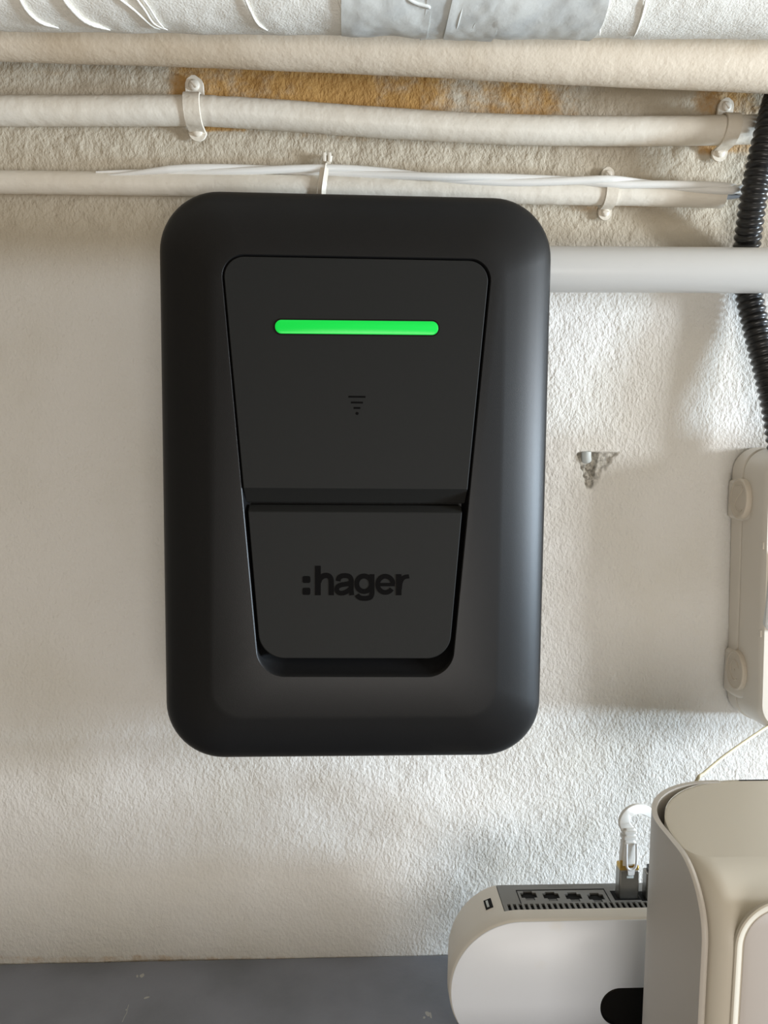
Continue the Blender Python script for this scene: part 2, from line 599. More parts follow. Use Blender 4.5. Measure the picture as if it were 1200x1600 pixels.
# raised seams and folds wound round the lagging
for pts, r in (([(25, -14), (40, 14), (62, 34), (92, 44)], .0011), ([(92, -12), (110, 12), (135, 34), (172, 47)], .0014),
               ([(175, -10), (205, 12), (235, 38), (250, 46)], .0008), ([(205, -12), (225, 14), (240, 36), (262, 47)], .0008),
               ([(215, -12), (232, 10), (246, 32), (258, 46)], .0006),
               ([(380, -10), (390, 14), (402, 36), (418, 48)], .0008), ([(528, -5), (534, 15), (537, 35), (538, 52)], .0008),
               ([(728, -5), (722, 12), (717, 30), (712, 50)], .0009), ([(760, -5), (752, 18), (742, 36), (735, 50)], .0007),
               ([(790, -5), (787, 14), (782, 34), (778, 50)], .0006), ([(1010, -5), (1004, 20), (996, 44), (990, 58)], .0008),
               ([(940, -5), (938, 20), (937, 44), (937, 56)], .0006), ([(630, -5), (650, 5), (668, 10), (672, 14)], .0012)):
    q = []
    for x, y in spline([(a, b) for a, b in pts], 8):
        # intersect the view ray with the cylinder
        v = RM @ np.array([(x - 600) / F, 1.0, -(y - 800) / F])
        c = lag_point(x)
        A_ = v[1] ** 2 + v[2] ** 2
        oy, oz = -D - c[1], -c[2]
        B_ = oy * v[1] + oz * v[2]
        C_ = oy ** 2 + oz ** 2 - (LR + .0006) ** 2
        disc = B_ * B_ - A_ * C_
        if disc < 0: continue
        t = (-B_ - math.sqrt(disc)) / A_
        q.append(np.array([v[0] * t, v[1] * t - D, v[2] * t]))
    if len(q) > 3:
        w = MB(); n = len(q)
        w.tube(q, [r * min(1, .25 + 4 * min(i, n - 1 - i) / n) for i in range(n)], 8)
        w.build('fold', M['cloth'] if not (538 < pts[1][0] < 905) else M['tape'], lagged, smooth=60)


def pipe(name, label, pts, Y, r, mat, seed=1, amp=.0004, seg=32, loc=None):
    t = thing(name, label, 'pipe', loc if loc is not None else P(pts[len(pts) // 2][0], pts[len(pts) // 2][1], Y))
    ys = Y if hasattr(Y, '__len__') else [Y] * len(pts)
    q = spline([P(x, y, yy) for (x, y), yy in zip(pts, ys)], 24)
    w = MB(); w.tube(q, rough_r(len(q), r, amp, seed), seg)
    w.build('pipe_body', mat, t, smooth=60)
    return t


def single_pipe(name, label, pts, Y, r, mat, seed=1, amp=.0004, seg=32):
    ys = Y if hasattr(Y, '__len__') else [Y] * len(pts)
    q = spline([P(x, y, yy) for (x, y), yy in zip(pts, ys)], 24)
    w = MB(); w.tube(q, rough_r(len(q), r, amp, seed), seg)
    return tag(w.build(name, mat, smooth=60), label, 'pipe')


single_pipe('painted_pipe', 'thickest bare cream-painted pipe, directly under the cloth-wrapped pipe',
            [(-420, 26), (0, 44), (300, 54), (600, 67), (900, 83), (1200, 97), (1650, 119)], -.052, .0212, M['paint2'], 3, .0005, 48)
single_pipe('painted_pipe', 'middle cream-painted pipe held by two saddle clips with round screws',
            [(-420, 172), (0, 173), (290, 173), (350, 175), (450, 181), (600, 192), (800, 202.5), (1000, 205), (1130, 203.5), (1188, 202)],
            -.0135, .0112, M['paint'], 5, .0005, 32)
single_pipe('painted_pipe', 'thinnest cream-painted conduit touching the top of the black charger, ending before the black hose',
            [(-420, 280), (0, 284.5), (200, 287), (400, 290), (600, 295.5), (800, 300.5), (950, 303.5), (1060, 306), (1129, 308)],
            -.0105, .0088, M['paint'], 7, .0004, 28)
# thin grey cable leaving the conduit
w = MB(); w.tube(spline([P(1100, 307, -.0105), P(1140, 307.5, -.0112), P(1172, 302, -.012), P(1215, 297, -.013)], 8), .0021, 12)
tag(w.build('grey_cable', M['cable_grey'], smooth=60), 'short thin grey cable coming out of the end of the thin conduit', 'cable')

single_pipe('grey_pipe', 'smooth pale grey plastic pipe leaving the right side of the black charger',
            [(790, 420), (880, 421), (1000, 421.5), (1200, 423), (1650, 426)], -.047, .0172, M['pvc'], 9, .0001, 56)

# twisted pair of white cables lying on the thin conduit
cb = thing('twisted_cable', 'pair of white cables loosely twisted together along the thin conduit', 'cable', P(700, 277, -.01))
path = [(150, 272.5, -.0170), (230, 269, -.0162), (300, 266.5, -.0155), (400, 265.5, -.0150),
        (505, 266, -.0150), (600, 271, -.0160), (700, 278.5, -.0190), (800, 281.5, -.0195), (900, 282.5, -.0195), (952, 284, -.0205), (1000, 287, -.0190),
        (1080, 292, -.0195), (1140, 295, -.0190), (1160, 296, -.017), (1215, 299, -.013)]
q = spline([P(*a) for a in path], 30)
for ph in (0, PI):
    pts = []
    for i, c in enumerate(q):
        a = ph + i * .045
        pts.append(c + np.array([0, .0015 * math.sin(a), .0017 * math.cos(a)]))
    w = MB(); w.tube(pts, [.0031 * min(1, .25 + i / 60) for i in range(len(pts))], 14); w.build('cable_strand', M['cable_white'], cb, smooth=60)


# ------------------------------------------------------------------ clips
def saddle(px, pya, pyb, pipe_y, pipe_r, Yp, half_w, lean, label, screws=('s', 's'), mat=None, group=None, top_hidden=False):
    """half-round strap over a pipe with two screwed lugs; pya/pyb = pixel rows of the lug ends"""
    mat = mat or M['paint']
    c = P(px, pipe_y, Yp)
    t = thing('pipe_clip', label, 'pipe clip', (c[0], -.001, c[2]), group)
    L1 = P(px, pya, -.003)[2] - c[2]
    L2 = c[2] - P(px, pyb, -.003)[2]
    R = pipe_r + .0004
    prof = []                                   # (u along z, out from the wall)
    for k in range(7):
        prof.append((L1 + (R * 1.12 - L1) * k / 6, .0035))
    y0 = .0045
    depth = -Yp
    prof.append((R * 1.04, .0045))
    for k in range(17):
        a = PI * k / 16
        prof.append((R * math.cos(a), depth + R * max(0, math.sin(a))))
    prof.append((-R * 1.04, .0045))
    for k in range(7):
        prof.append((-R * 1.12 + (-L2 + R * 1.12) * k / 6, .0035))
    loops = []
    th = .0014
    n = len(prof)
    for i, (u, o) in enumerate(prof):
        a, b = np.array(prof[max(i - 1, 0)]), np.array(prof[min(i + 1, n - 1)])
        d = (b - a) / (np.linalg.norm(b - a) + 1e-9)
        nr = np.array([d[1], -d[0]])
        if nr[1] < 0 and abs(nr[1]) > abs(nr[0]): nr = -nr
        if abs(nr[0]) >= abs(nr[1]) and nr[0] * u < 0: nr = -nr
        e = min(u + L2, L1 - u)                  # distance to nearer end
        lug = 1.12 if (u > R * 1.05 or u < -R * 1.05) else 1.0
        hw = half_w * lug
        if e < hw: hw = math.sqrt(max(hw * hw - (hw - max(e, .00015)) ** 2, 1e-9))
        cx = c[0] + lean * (u / (L1 + L2))
        lp = []
        for sx, so in ((-1, 0), (-.92, 1), (.92, 1), (1, 0)):
            uu, oo = u + nr[0] * th * so, o + nr[1] * th * so
            lp.append((cx + sx * hw, -oo, c[2] + uu))
        loops.append(lp)
    w = MB(); w.loft(loops); st = w.build('strap', mat, t, smooth=40)
    for sgn, kind, end in ((1, screws[0], L1), (-1, screws[1], L2)):
        if not kind: continue
        u = sgn * (end - half_w * 1.15)
        cx = c[0] + lean * (u / (L1 + L2))
        w = MB()
        lp = []
        hr = half_w * .66
        for rr, oo in ((1, .0042), (1, .0056), (.86, .0064), (.5, .0069), (.12, .0071)):
            lp.append([(cx + hr * rr * math.cos(2 * PI * k / 18), -oo, c[2] + u + hr * rr * math.sin(2 * PI * k / 18)) for k in range(18)])
        w.loft(lp); sc = w.build('screw', mat, t, smooth=40)
        w = MB(); an = -.9 if sgn > 0 else .15
        w.obox((cx, -.0069, c[2] + u), (math.cos(an), 0, math.sin(an)), (0, 1, 0), (-math.sin(an), 0, math.cos(an)), hr * .72, .0004, .0005)
        w.build('slot', M['boxcap'], sc)
    return t


saddle(303, 119, 222, 172.5, .0112, -.0135, .0068, -.003, 'cream-painted saddle clip on the middle pipe, above the charger left corner')
saddle(1137, 154, 254, 203.5, .0112, -.0135, .0062, .005, 'painted saddle clip on the middle pipe beside the black hose')
saddle(951, 262, 345, 303.5, .0088, -.0105, .0052, .002, 'small painted saddle clip on the thin conduit, right of the charger')
# narrow strap over the conduit and the twisted cable
t = thing('strap_clip', 'narrow painted strap holding the twisted cable just above the black charger', 'cable clip', P(508, 275, -.001))
w = MB()
pr = []
top, bot = P(512.5, 245, 0), P(501, 329, 0)
for k, (s, o) in enumerate(((0, .002), (.1, .0035), (.2, .008), (.27, .016), (.38, .0185), (.5, .0195), (.62, .0210), (.75, .0205), (.88, .016), (.97, .006), (1, .002))):
    c = top * (1 - s) + bot * s
    hw = (.0038, .0040, .0034, .0032, .0034, .0036, .0037, .0037, .0038, .0038, .0038)[k]
    pr.append([(c[0] - hw, -o, c[2]), (c[0] - hw * .9, -o - .0012, c[2]), (c[0] - hw * .15, -o - .0012, c[2]),
               (c[0] + hw * .1, -o - .0026, c[2]), (c[0] + hw * .5, -o - .0012, c[2]), (c[0] + hw, -o, c[2])])
w.loft(pr); w.build('strap', M['paint'], t, smooth=50)
w = MB()
c = P(511, 251, 0)
w.obox((c[0] - .0018, -.0065, c[2]), (1, 0, 0), (0, 1, 0), (0, 0, 1), .0013, .002, .0036)
w.obox((c[0] + .0022, -.0065, c[2]), (1, 0, 0), (0, 1, 0), (0, 0, 1), .0012, .002, .0038)
w.build('strap_head', M['paint'], t, bevel=.0005)

# ------------------------------------------------------------------ corrugated black hose
hp = [(1246, 40, -.020), (1232, 90, -.0150), (1222, 130, -.020), (1211, 165, -.034), (1203, 195, -.037), (1195, 225, -.037), (1187, 260, -.036), (1179, 300, -.034),
      (1172, 345, -.026), (1167, 388, -.0165), (1167, 430, -.0150), (1172, 470, -.0155), (1181, 510, -.018), (1192, 555, -.023), (1203, 600, -.027),
      (1213, 650, -.031), (1222, 710, -.034), (1230, 760, -.036)]
q = spline([P(*a) for a in hp], 60)
# resample evenly by length
seg = [0]
for i in range(1, len(q)): seg.append(seg[-1] + np.linalg.norm(q[i] - q[i - 1]))
pitch, per = .0060, 10
Lt = seg[-1]; n = int(Lt / pitch * per)
s = np.linspace(0, Lt, n)
qa = np.array(q)
pts = np.stack([np.interp(s, seg, qa[:, k]) for k in range(3)], 1)
rad = [.0088 + .0020 * (.5 + .5 * math.cos(2 * PI * k / per)) ** .6 for k in range(n)]
w = MB(); w.tube(list(pts), rad, 28)
tag(w.build('corrugated_hose', M['conduit'], smooth=80), 'black corrugated hose curving down the right edge behind the grey pipe', 'hose')

# ------------------------------------------------------------------ EV charger
ch = thing('wall_charger', 'large black wall charger with glowing green bar and rounded corners', 'charger', (0.0045, -.001, -.026))
c0 = [(-.1354, .1798), (.1442, .1798), (.1442, -.2311), (-.1354, -.2311)]
RO = .0425
prof = [(.034, -.004), (.032, -.030), (.014, -.055), (.003, -.069), (.0006, -.078), (0, -.0840), (.0001, -.0872), (.0010, -.0898), (.0030, -.0922),
        (.0070, -.0953), (.0130, -.0986), (.0200, -.1016), (.0280, -.1044), (.0350, -.1064), (.0385, -.1074)]
loops = [xz(rpoly(inset(c0, [t] * 4), [max(RO - t * .55, .01)] * 4, 14), y) for t, y in prof]
YF = -.1085
rc = [p2(344.5, 397.5, YF), p2(769.5, 405.5, YF), p2(705.0, 1057, YF), p2(405.0, 1056.5, YF)]
rr = [.0150, .0145, .0190, .0200]
loops.append(xz(rpoly(inset(rc, [-.003] * 4), [r + .003 for r in rr], 14), YF + .0001))
loops.append(xz(rpoly(inset(rc, [-.0006] * 4), [r + .0006 for r in rr], 14), YF))
loops.append(xz(rpoly(rc, rr, 14), YF + .0006))
loops.append(xz(rpoly(inset(rc, [.0006, .0006, .0012, .0006]), rr, 14), YF + .003))
loops.append(xz(rpoly(inset(rc, [.001, .0012, .005, .0012]), rr, 14), YF + .0075))
loops.append(xz(rpoly(inset(rc, [.0015, .003, .0115, .003]), rr, 14), YF + .0125))
w = MB(); w.loft(loops, True, True)
w.build('housing', M['black'], ch, smooth=28)

# upper fixed panel with chamfered lower edge
pc = inset(rc, [.0011, .0016, 0, .0011])
ul, ur, lr, ll = pc


def on_line(a, b, z):
    t = (z - a[1]) / (b[1] - a[1]); return a + (b - a) * t


zf = p2(550, 764, YF)[1]; zb = p2(550, 786, YF + .008)[1]


def panel_loop(ins, zlow, Y, rt):
    q = inset(pc, [ins] * 4)
    q = [q[0], q[1], on_line(q[1], q[2], zlow), on_line(q[0], q[3], zlow)]
    return xz(rpoly(q, [rt, rt, .0004, .0004], 12), Y)


w = MB()
w.loft([panel_loop(0, zb, YF + .0115, .0138), panel_loop(0, zb, YF + .0085, .0138), panel_loop(0, zb + .0006, YF + .0072, .0138),
        panel_loop(0, zf - .0003, YF + .0002, .0138), panel_loop(.0001, zf, YF - .0002, .0137), panel_loop(.0005, zf + .0004, YF - .0005, .0134)])
up = w.build('upper_panel', M['black_panel'], ch, smooth=20)
YP = YF - .0005


def slab(mb, loop2d, y0, y1, bev=0.0):
    """plate between y0 (back) and y1 (front) with the given outline in x-z"""
    return mb.loft([xz(loop2d, y0), xz(loop2d, y1)])


# light bar
A, B = p2(429, 510.5, YP), p2(685.5, 513, YP)
d = (B - A) / np.linalg.norm(B - A); nn_ = np.array([-d[1], d[0]])


def stadium(A, B, h):
    q = [A - nn_ * -h, B - nn_ * -h, B + nn_ * -h, A + nn_ * -h]
    return rpoly(q, [h * .96] * 4, 10)


h = .0050
w = MB()
o_, i_ = stadium(A - d * .0006, B + d * .0006, h + .0006), stadium(A, B, h)
w.loft([xz(o_, YP + .001), xz(o_, YP - .00025), xz(i_, YP - .00025), xz(i_, YP + .001)], False, False)
w.build('bar_rim', M['gloss_black'], up)
w = MB()
e = .0004
w.loft([xz(stadium(A + d * e, B - d * e, h - e), YP + .001), xz(stadium(A + d * e, B - d * e, h - e), YP - .0005),
        xz(stadium(A + d * .0012, B - d * .0012, h - .0012), YP - .0009)])
gl = w.build('light_bar', M['green'], up); gl['label'] = 'glowing green light bar'
# radio-wave mark
w = MB()
for (x0, x1, y, hh) in ((544.5, 571, 620, 1.6), (548.5, 567, 629, 1.6), (552.5, 563, 637.5, 1.6)):
    a, b = p2(x0, y - hh, YP), p2(x1, y + hh, YP)
    slab(w, [(a[0], a[1]), (b[0], a[1]), (b[0], b[1]), (a[0], b[1])], YP + .001, YP - .00012)
a = p2(558, 646, YP)
slab(w, [(a[0] + .0011 * math.cos(k * PI / 6), a[1] + .0011 * math.sin(k * PI / 6)) for k in range(12)], YP + .001, YP - .00012)
w.build('radio_mark', M['logo_black'], up, smooth=0)['label'] = 'small black mark of narrowing bars'

# hinged flap
YV = YF + .0006
fl = [p2(387.5, 799, YV), p2(722, 800, YV), p2(701.5, 1029, YV), p2(407, 1028.5, YV)]
zt = p2(550, 789.5, YV + .006)[1]


def flap_loop(ins, ztop, Y, rb=.0172):
    q = inset(fl, [0, ins, ins, ins])
    q = [on_line(q[3], q[0], ztop), on_line(q[2], q[1], ztop), q[2], q[3]]
    return xz(rpoly(q, [.0006, .0006, rb, rb * 1.08], 12), Y)


zc = fl[0][1]
w = MB()
w.loft([flap_loop(.0004, zt, YV + .0105), flap_loop(.0002, zt, YV + .006), flap_loop(0, zc + .0004, YV + .0005), flap_loop(.0001, zc, YV + .0001),
        flap_loop(.0005, zc - .0006, YV - .0002)])
flap = w.build('flap', M['black_panel'], ch, smooth=14)
YT = YV - .0002


def G(cx, cy):
    return p2(460 + cx / 6.316, 870 + cy / 6.316, YT)


LIFT = 0


def stroke(mb, pts, width, closed=False, n=8, flat=None):
    q = spline([(a, b) for a, b in pts], n) if len(pts) > 2 else [np.array(p, float) for p in pts]
    L_, R_ = [], []
    m_ = len(q)
    for i in range(m_):
        if closed:
            t = q[(i + 1) % m_] - q[i - 1]
        else:
            t = q[min(i + 1, m_ - 1)] - q[max(i - 1, 0)]
        t = t / (np.linalg.norm(t) + 1e-9)
        k = np.array([-t[1], t[0]]) * width * 1.1 / 2
        L_.append(G(*(q[i] + k))); R_.append(G(*(q[i] - k)))
    global LIFT
    LIFT += .000012
    y0, y1 = YT + .0008 - LIFT, YT - .00018 - LIFT
    loops = [[(a[0], y0, a[1]), (a[0], y1, a[1]), (b[0], y1, b[1]), (b[0], y0, b[1])] for a, b in zip(L_, R_)]
    if closed: loops.append(loops[0])
    mb.loft(loops, not closed, not closed)


def ell(cx, cy, rx, ry, a0, a1, n):
    return [(cx + rx * math.cos(math.radians(a0 + (a1 - a0) * k / n)), cy - ry * math.sin(math.radians(a0 + (a1 - a0) * k / n))) for k in range(n + 1)]


def letter(strokes, square=()):
    w = MB()
    for s_ in strokes: stroke(w, *s_)
    for (x0, y0, x1, y1) in square:
        a, b = G(x0, y0), G(x1, y1)
        lp = rpoly([(a[0], a[1]), (b[0], a[1]), (b[0], b[1]), (a[0], b[1])], [.0012] * 4, 4)
        w.loft([xz(lp, YT + .0008), xz(lp, YT - .00018)])
    o = w.build('letter', M['logo_black'], flap, smooth=0)
    return o


letter([], [(80, 190, 158, 258)]).name = 'logo_square'
letter([], [(80, 305, 158, 376)]).name = 'logo_square'
letter([([(232, 88), (232, 379)], 52), ([(240, 250), (252, 218), (285, 190), (330, 186), (358, 212), (364, 255), (364, 320), (364, 379)], 48)])
letter([([(432, 240), (440, 208), (468, 190), (505, 186), (540, 194), (560, 222), (561, 270), (561, 330), (566, 379)], 44),
        ([(556, 258), (520, 268), (460, 278), (424, 300), (418, 330), (440, 354), (478, 358), (520, 342), (552, 318)], 42)])
letter([(ell(688, 266, 73, 76, 0, 360, 36)[:-1], 44, True, 1), ([(766, 172), (766, 300), (766, 360), (750, 398), (710, 410), (662, 408), (630, 392), (618, 374)], 44)])
letter([(ell(898, 272, 76, 80, 2, 326, 30), 42, False, 1), ([(838, 274), (992, 274)], 30)])
letter([([(1030, 172), (1030, 379)], 50), ([(1040, 320), (1050, 250), (1080, 205), (1132, 192)], 36)])

# ------------------------------------------------------------------ enclosure at the right edge
bx = thing('junction_box', 'light grey weatherproof enclosure with oval screw caps at the right edge', 'enclosure', P(1240, 910, -.001))


def boxloop(l, t, b, r, X1, Y, left_line):
    """outline in x-z: left edge follows left_line(z) -> x"""
    c = [(left_line(t), t), (X1, t), (X1, b), (left_line(b), b)]
    return xz(rpoly(c, [r, .01, .01, r], 10), Y)


XR = P(1240, 900, 0)[0] + .16
ztop, zbot = P(1200, 699, -.03)[2], P(1200, 1133, -.03)[2]


def ll_at(Y, x_top, x_bot):
    a, b = p2(x_top, 760, Y), p2(x_bot, 1060, Y)
    return lambda z: a[0] + (b[0] - a[0]) * (z - a[1]) / (b[1] - a[1])


zb0 = zbot
lb0, lb1 = ll_at(0, 1142, 1135), ll_at(-.018, 1160, 1150.5)
lf = ll_at(-.062, 1197, 1189)
xs_back = lambda z: lb0(z)
w = MB()
w.loft([boxloop(0, ztop, zb0, .021, XR, -.001, lb0), boxloop(0, ztop, zb0, .021, XR, -.0182, ll_at(-.0182, 1160.0, 1150.5))])
w.build('box_base', M['box'], bx, bevel=.0012)
w = MB()
w.loft([boxloop(0, ztop - .0006, zb0 + .0006, .021, XR, -.0182, ll_at(-.0182, 1163.5, 1154)),
        boxloop(0, ztop - .001, zb0 + .001, .021, XR, -.0195, ll_at(-.0195, 1162, 1152.5)),
        boxloop(0, ztop - .004, zb0 + .004, .0215, XR, -.055, ll_at(-.055, 1190.5, 1182)),
        boxloop(0, ztop - .0055, zb0 + .0055, .0215, XR, -.0600, ll_at(-.060, 1196.5, 1188)),
        boxloop(0, ztop - .008, zb0 + .008, .021, XR, -.0625, ll_at(-.0625, 1201, 1192.5)),
        boxloop(0, ztop - .010, zb0 + .010, .020, XR, -.0625, ll_at(-.0625, 1204, 1195.5))])
lid = w.build('lid', M['box'], bx, smooth=30)
# clear door on the lid front
w = MB()
a, b = P(1203.5, 862, -.0625), P(1203.5, 985, -.0625)
lp = rpoly([(a[0], a[2]), (XR - .02, a[2]), (XR - .02, b[2]), (a[0] - .0025, b[2])], [.006] * 4, 6)
w.loft([xz(lp, -.0610), xz(lp, -.0650), xz(inset(rpoly([(a[0], a[2]), (XR - .02, a[2]), (XR - .02, b[2]), (a[0] - .0025, b[2])], [.006] * 4, 6)[0:0] or
                                           [(a[0], a[2]), (XR - .02, a[2]), (XR - .02, b[2]), (a[0] - .0025, b[2])], [.001] * 4) and
                                     rpoly(inset([(a[0], a[2]), (XR - .02, a[2]), (XR - .02, b[2]), (a[0] - .0025, b[2])], [.0012] * 4), [.005] * 4, 6), -.0660)])
w.build('clear_door', M['box_clear'], lid, smooth=30)
# moulded ridges on the lid side
for (ya, yb, xo) in ((847, 858, 1197), (984, 995, 1190)):
    w = MB()
    A0, A1 = P(xo - 24, (ya + yb) / 2 - 7, -.040), P(xo, (ya + yb) / 2, -.0600)
    z0, z1 = P(xo, ya, -.058)[2], P(xo, yb, -.058)[2]
    f1 = ll_at(-.058, 1194.5, 1186); f0 = ll_at(-.036, 1175, 1166)
    zz = (z0 + z1) / 2; hh = (z0 - z1) / 2
    w.loft([[(f0(zz) + .0003, -.036, zz + hh * .3), (f0(zz) + .0003, -.036, zz - hh * .3), (f0(zz) + .003, -.036, zz - hh * .3), (f0(zz) + .003, -.036, zz + hh * .3)],
            [(f1(zz) - .0010, -.0600, zz + hh), (f1(zz) - .0010, -.0600, zz - hh), (f1(zz) + .004, -.0600, zz - hh), (f1(zz) + .004, -.0600, zz + hh)]])
    w.build('lid_ridge', M['box'], lid, bevel=.0004)
# the ears with the oval screw caps
for (ex, ey0, ey1, ox, oy, kind) in ((1142, 742, 818, 1161.5, 779, 's'), (1133, 1006, 1092, 1148.5, 1045, 'c')):
    w = MB()
    z0, z1 = P(ex, ey0, -.01)[2], P(ex, ey1, -.01)[2]
    zc_, hz = (z0 + z1) / 2, (z0 - z1) / 2
    xb = lb0(zc_)
    lo = []
    for (Y, out, k) in ((-.001, .0030, 1), (-.014, .0032, 1), (-.024, .0020, .97), (-.036, -.001, .90)):
        xl = ll_at(Y, 1142 + (1197 - 1142) * (-Y / .062), 1135 + (1189 - 1135) * (-Y / .062))(zc_)
        lo.append([(xl - out, Y, zc_ + hz * k * .72), (xl + .006, Y, zc_ + hz * k), (xl + .02, Y, zc_ + hz * k),
                   (xl + .02, Y, zc_ - hz * k), (xl + .006, Y, zc_ - hz * k), (xl - out, Y, zc_ - hz * k * .72)])
    w.loft(lo); w.build('ear', M['box'], bx, bevel=.0016, bseg=3)
    # oval cap: disc whose plane follows the sloping side
    Yc = -.0185
    xs0 = ll_at(Yc, 1142 + 55 * (-Yc / .062), 1135 + 54 * (-Yc / .062))(zc_)
    xa = lb0(zc_); xf = lf(zc_)
    tdir = np.array([xf - xa, -.062, 0.]); tdir /= np.linalg.norm(tdir)
    tdir = np.array([tdir[0], tdir[1], 0])
    ndir = np.array([tdir[1], -tdir[0], 0.])     # pointing to -x
    if ndir[0] > 0: ndir = -ndir
    cc = np.array([xs0, Yc, P(ox, oy, Yc)[2]]) + ndir * .0027 + tdir * .0036
    zdir = np.array([0, 0, 1.])
    w = MB()
    ry, rz = .0158, .0170
    lo = []
    for k_, o_ in ((1, -.004), (1, .0010), (.97, .0016), (.9, .0018), (.86, .0012), (.2, .0012)):
        lo.append([cc + tdir * ry * k_ * math.cos(2 * PI * a / 40) + zdir * rz * k_ * math.sin(2 * PI * a / 40) + ndir * o_ for a in range(40)])
    w.loft(lo); cap = w.build('screw_cap', M['boxcap'], bx, smooth=35)
    w = MB()
    if kind == 'c':
        ring = [cc + tdir * .0075 * math.cos(a) + zdir * .0085 * math.sin(a) + ndir * .0013 for a in np.linspace(.4, 2 * PI - .9, 40)]
        w.tube(ring, .0006, 6)
        w.tube([cc + ndir * .0005, cc + ndir * .0020], .0011, 10)
    else:
        sp_ = spline([cc + tdir * a + zdir * b + ndir * .0013 for a, b in ((-.007, .011), (.004, .0115), (.006, .007), (-.002, .001), (-.006, -.006), (.001, -.0105), (.007, -.009))], 8)
        w.tube(sp_, .0006, 6)
    w.build('cap_mark', M['boxcap'], cap)

# ------------------------------------------------------------------ cream cable from the enclosure
pts = [P(1236, 1112, -.030), P(1222, 1121, -.045), P(1200, 1135, -.060), P(1165, 1158, -.085), P(1130, 1183, -.105), P(1100, 1208, -.125), P(1090, 1217, -.130), P(1078, 1250, -.120), P(1070, 1330, -.06),
       P(1072, 1400, -.045)]
q = spline(pts, 12)
w = MB(); w.tube(q, .00125, 12)
tag(w.build('thin_cable', M['cable_cream'], smooth=60), 'thin cream cable hanging from the enclosure down behind the tower unit', 'cable')

# ------------------------------------------------------------------ router
YB_, YFR = D * -1 + .578, D * -1 + .530            # back and front planes (y)
zt_r = -.3430
zb_r = Z_SHELF + .0004
hr = (zt_r - zb_r) / 2
xl_r = float(P(702.5, 1555, YFR)[0])
xr_r = xl_r + .235
rt = thing('router', 'low white router with rounded end, grey port panel and black oval window', 'router', ((xl_r + xr_r) / 2, (YB_ + YFR) / 2, Z_SHELF))


def rloop(ins, Y, n=28, zcut=None, xcut=None):
    c = [(xl_r + ins, zt_r - ins), (xr_r - ins, zt_r - ins), (xr_r - ins, zb_r + ins), (xl_r + ins, zb_r + ins)]
    lp = rpoly(c, [(hr - ins) * .985] * 4, n)
    if zcut is None: return xz(lp, Y)
    out = []
    for p in lp:
        z = p[1]
        if p[0] > xcut: z = min(z, zcut)
        out.append((p[0], Y, z))
    return out


YS = YFR + .0135            # the white strip in front of the port panel
xcut = float(P(781, 1400, (YB_ + YS) / 2)[0])
zcut = zt_r - .0028
# casing: front collar, full outline; rear part with the top cut away for the panel
w = MB()
w.loft([rloop(0, YS), rloop(0, YFR + .0035), rloop(.0004, YFR + .002), rloop(.0012, YFR + .0008)])
lp0 = rpoly([(xl_r, zt_r), (xr_r, zt_r), (xr_r, zb_r), (xl_r, zb_r)], [hr * .985] * 4, 28)
keep = []
n_ = len(lp0)
# insert the notch explicitly
full = [np.array(p) for p in lp0]
res = []
for i in range(n_):
    a, b = full[i], full[(i + 1) % n_]
    inside = lambda p: p[0] > xcut and p[1] > zcut
    if not inside(a): res.append(a)
    if not inside(a) and inside(b) and a[0] < xcut:
        t = (xcut - a[0]) / (b[0] - a[0]) if b[0] != a[0] else 0
        e_ = a + (b - a) * t
        res += [e_, np.array([xcut + .0006, zcut])]
    elif inside(a) and not inside(b):
        t = (zcut - a[1]) / (b[1] - a[1])
        res.append(a + (b - a) * t)
w.loft([[(p[0] + (.0050 if p[0] < xcut else 0) * min(1, (xcut - p[0]) / (xcut - xl_r)), YB_, p[1]) for p in res], xz(res, YS + .00001)])
cas = w.build('casing', M['router_shell'], rt, smooth=40)
w = MB()
w.loft([rloop(.0012, YFR + .0010), rloop(.0012, YFR + .0004), rloop(.0017, YFR)])
fc = w.build('front_cover', M['router_face'], rt, smooth=40)
fc['label'] = 'bright white front cover'
# black oval window
xw, zw = p2(938, 1574, YFR), p2(1040, 1573, YFR)
hw_ = .0148
w = MB()
wa = [(xw[0], xw[1] + hw_), (xw[0] + .055, xw[1] + hw_), (xw[0] + .055, xw[1] - hw_), (xw[0], xw[1] - hw_)]
w.loft([xz(rpoly(wa, [hw_ * .97] * 4, 12), YFR + .0005), xz(rpoly(wa, [hw_ * .97] * 4, 12), YFR - .0002),
        xz(rpoly(inset(wa, [.0006] * 4), [hw_ * .93] * 4, 12), YFR - .0006)])
w.build('display_window', M['gloss_black'], rt, smooth=30)['label'] = 'glossy black oval window'


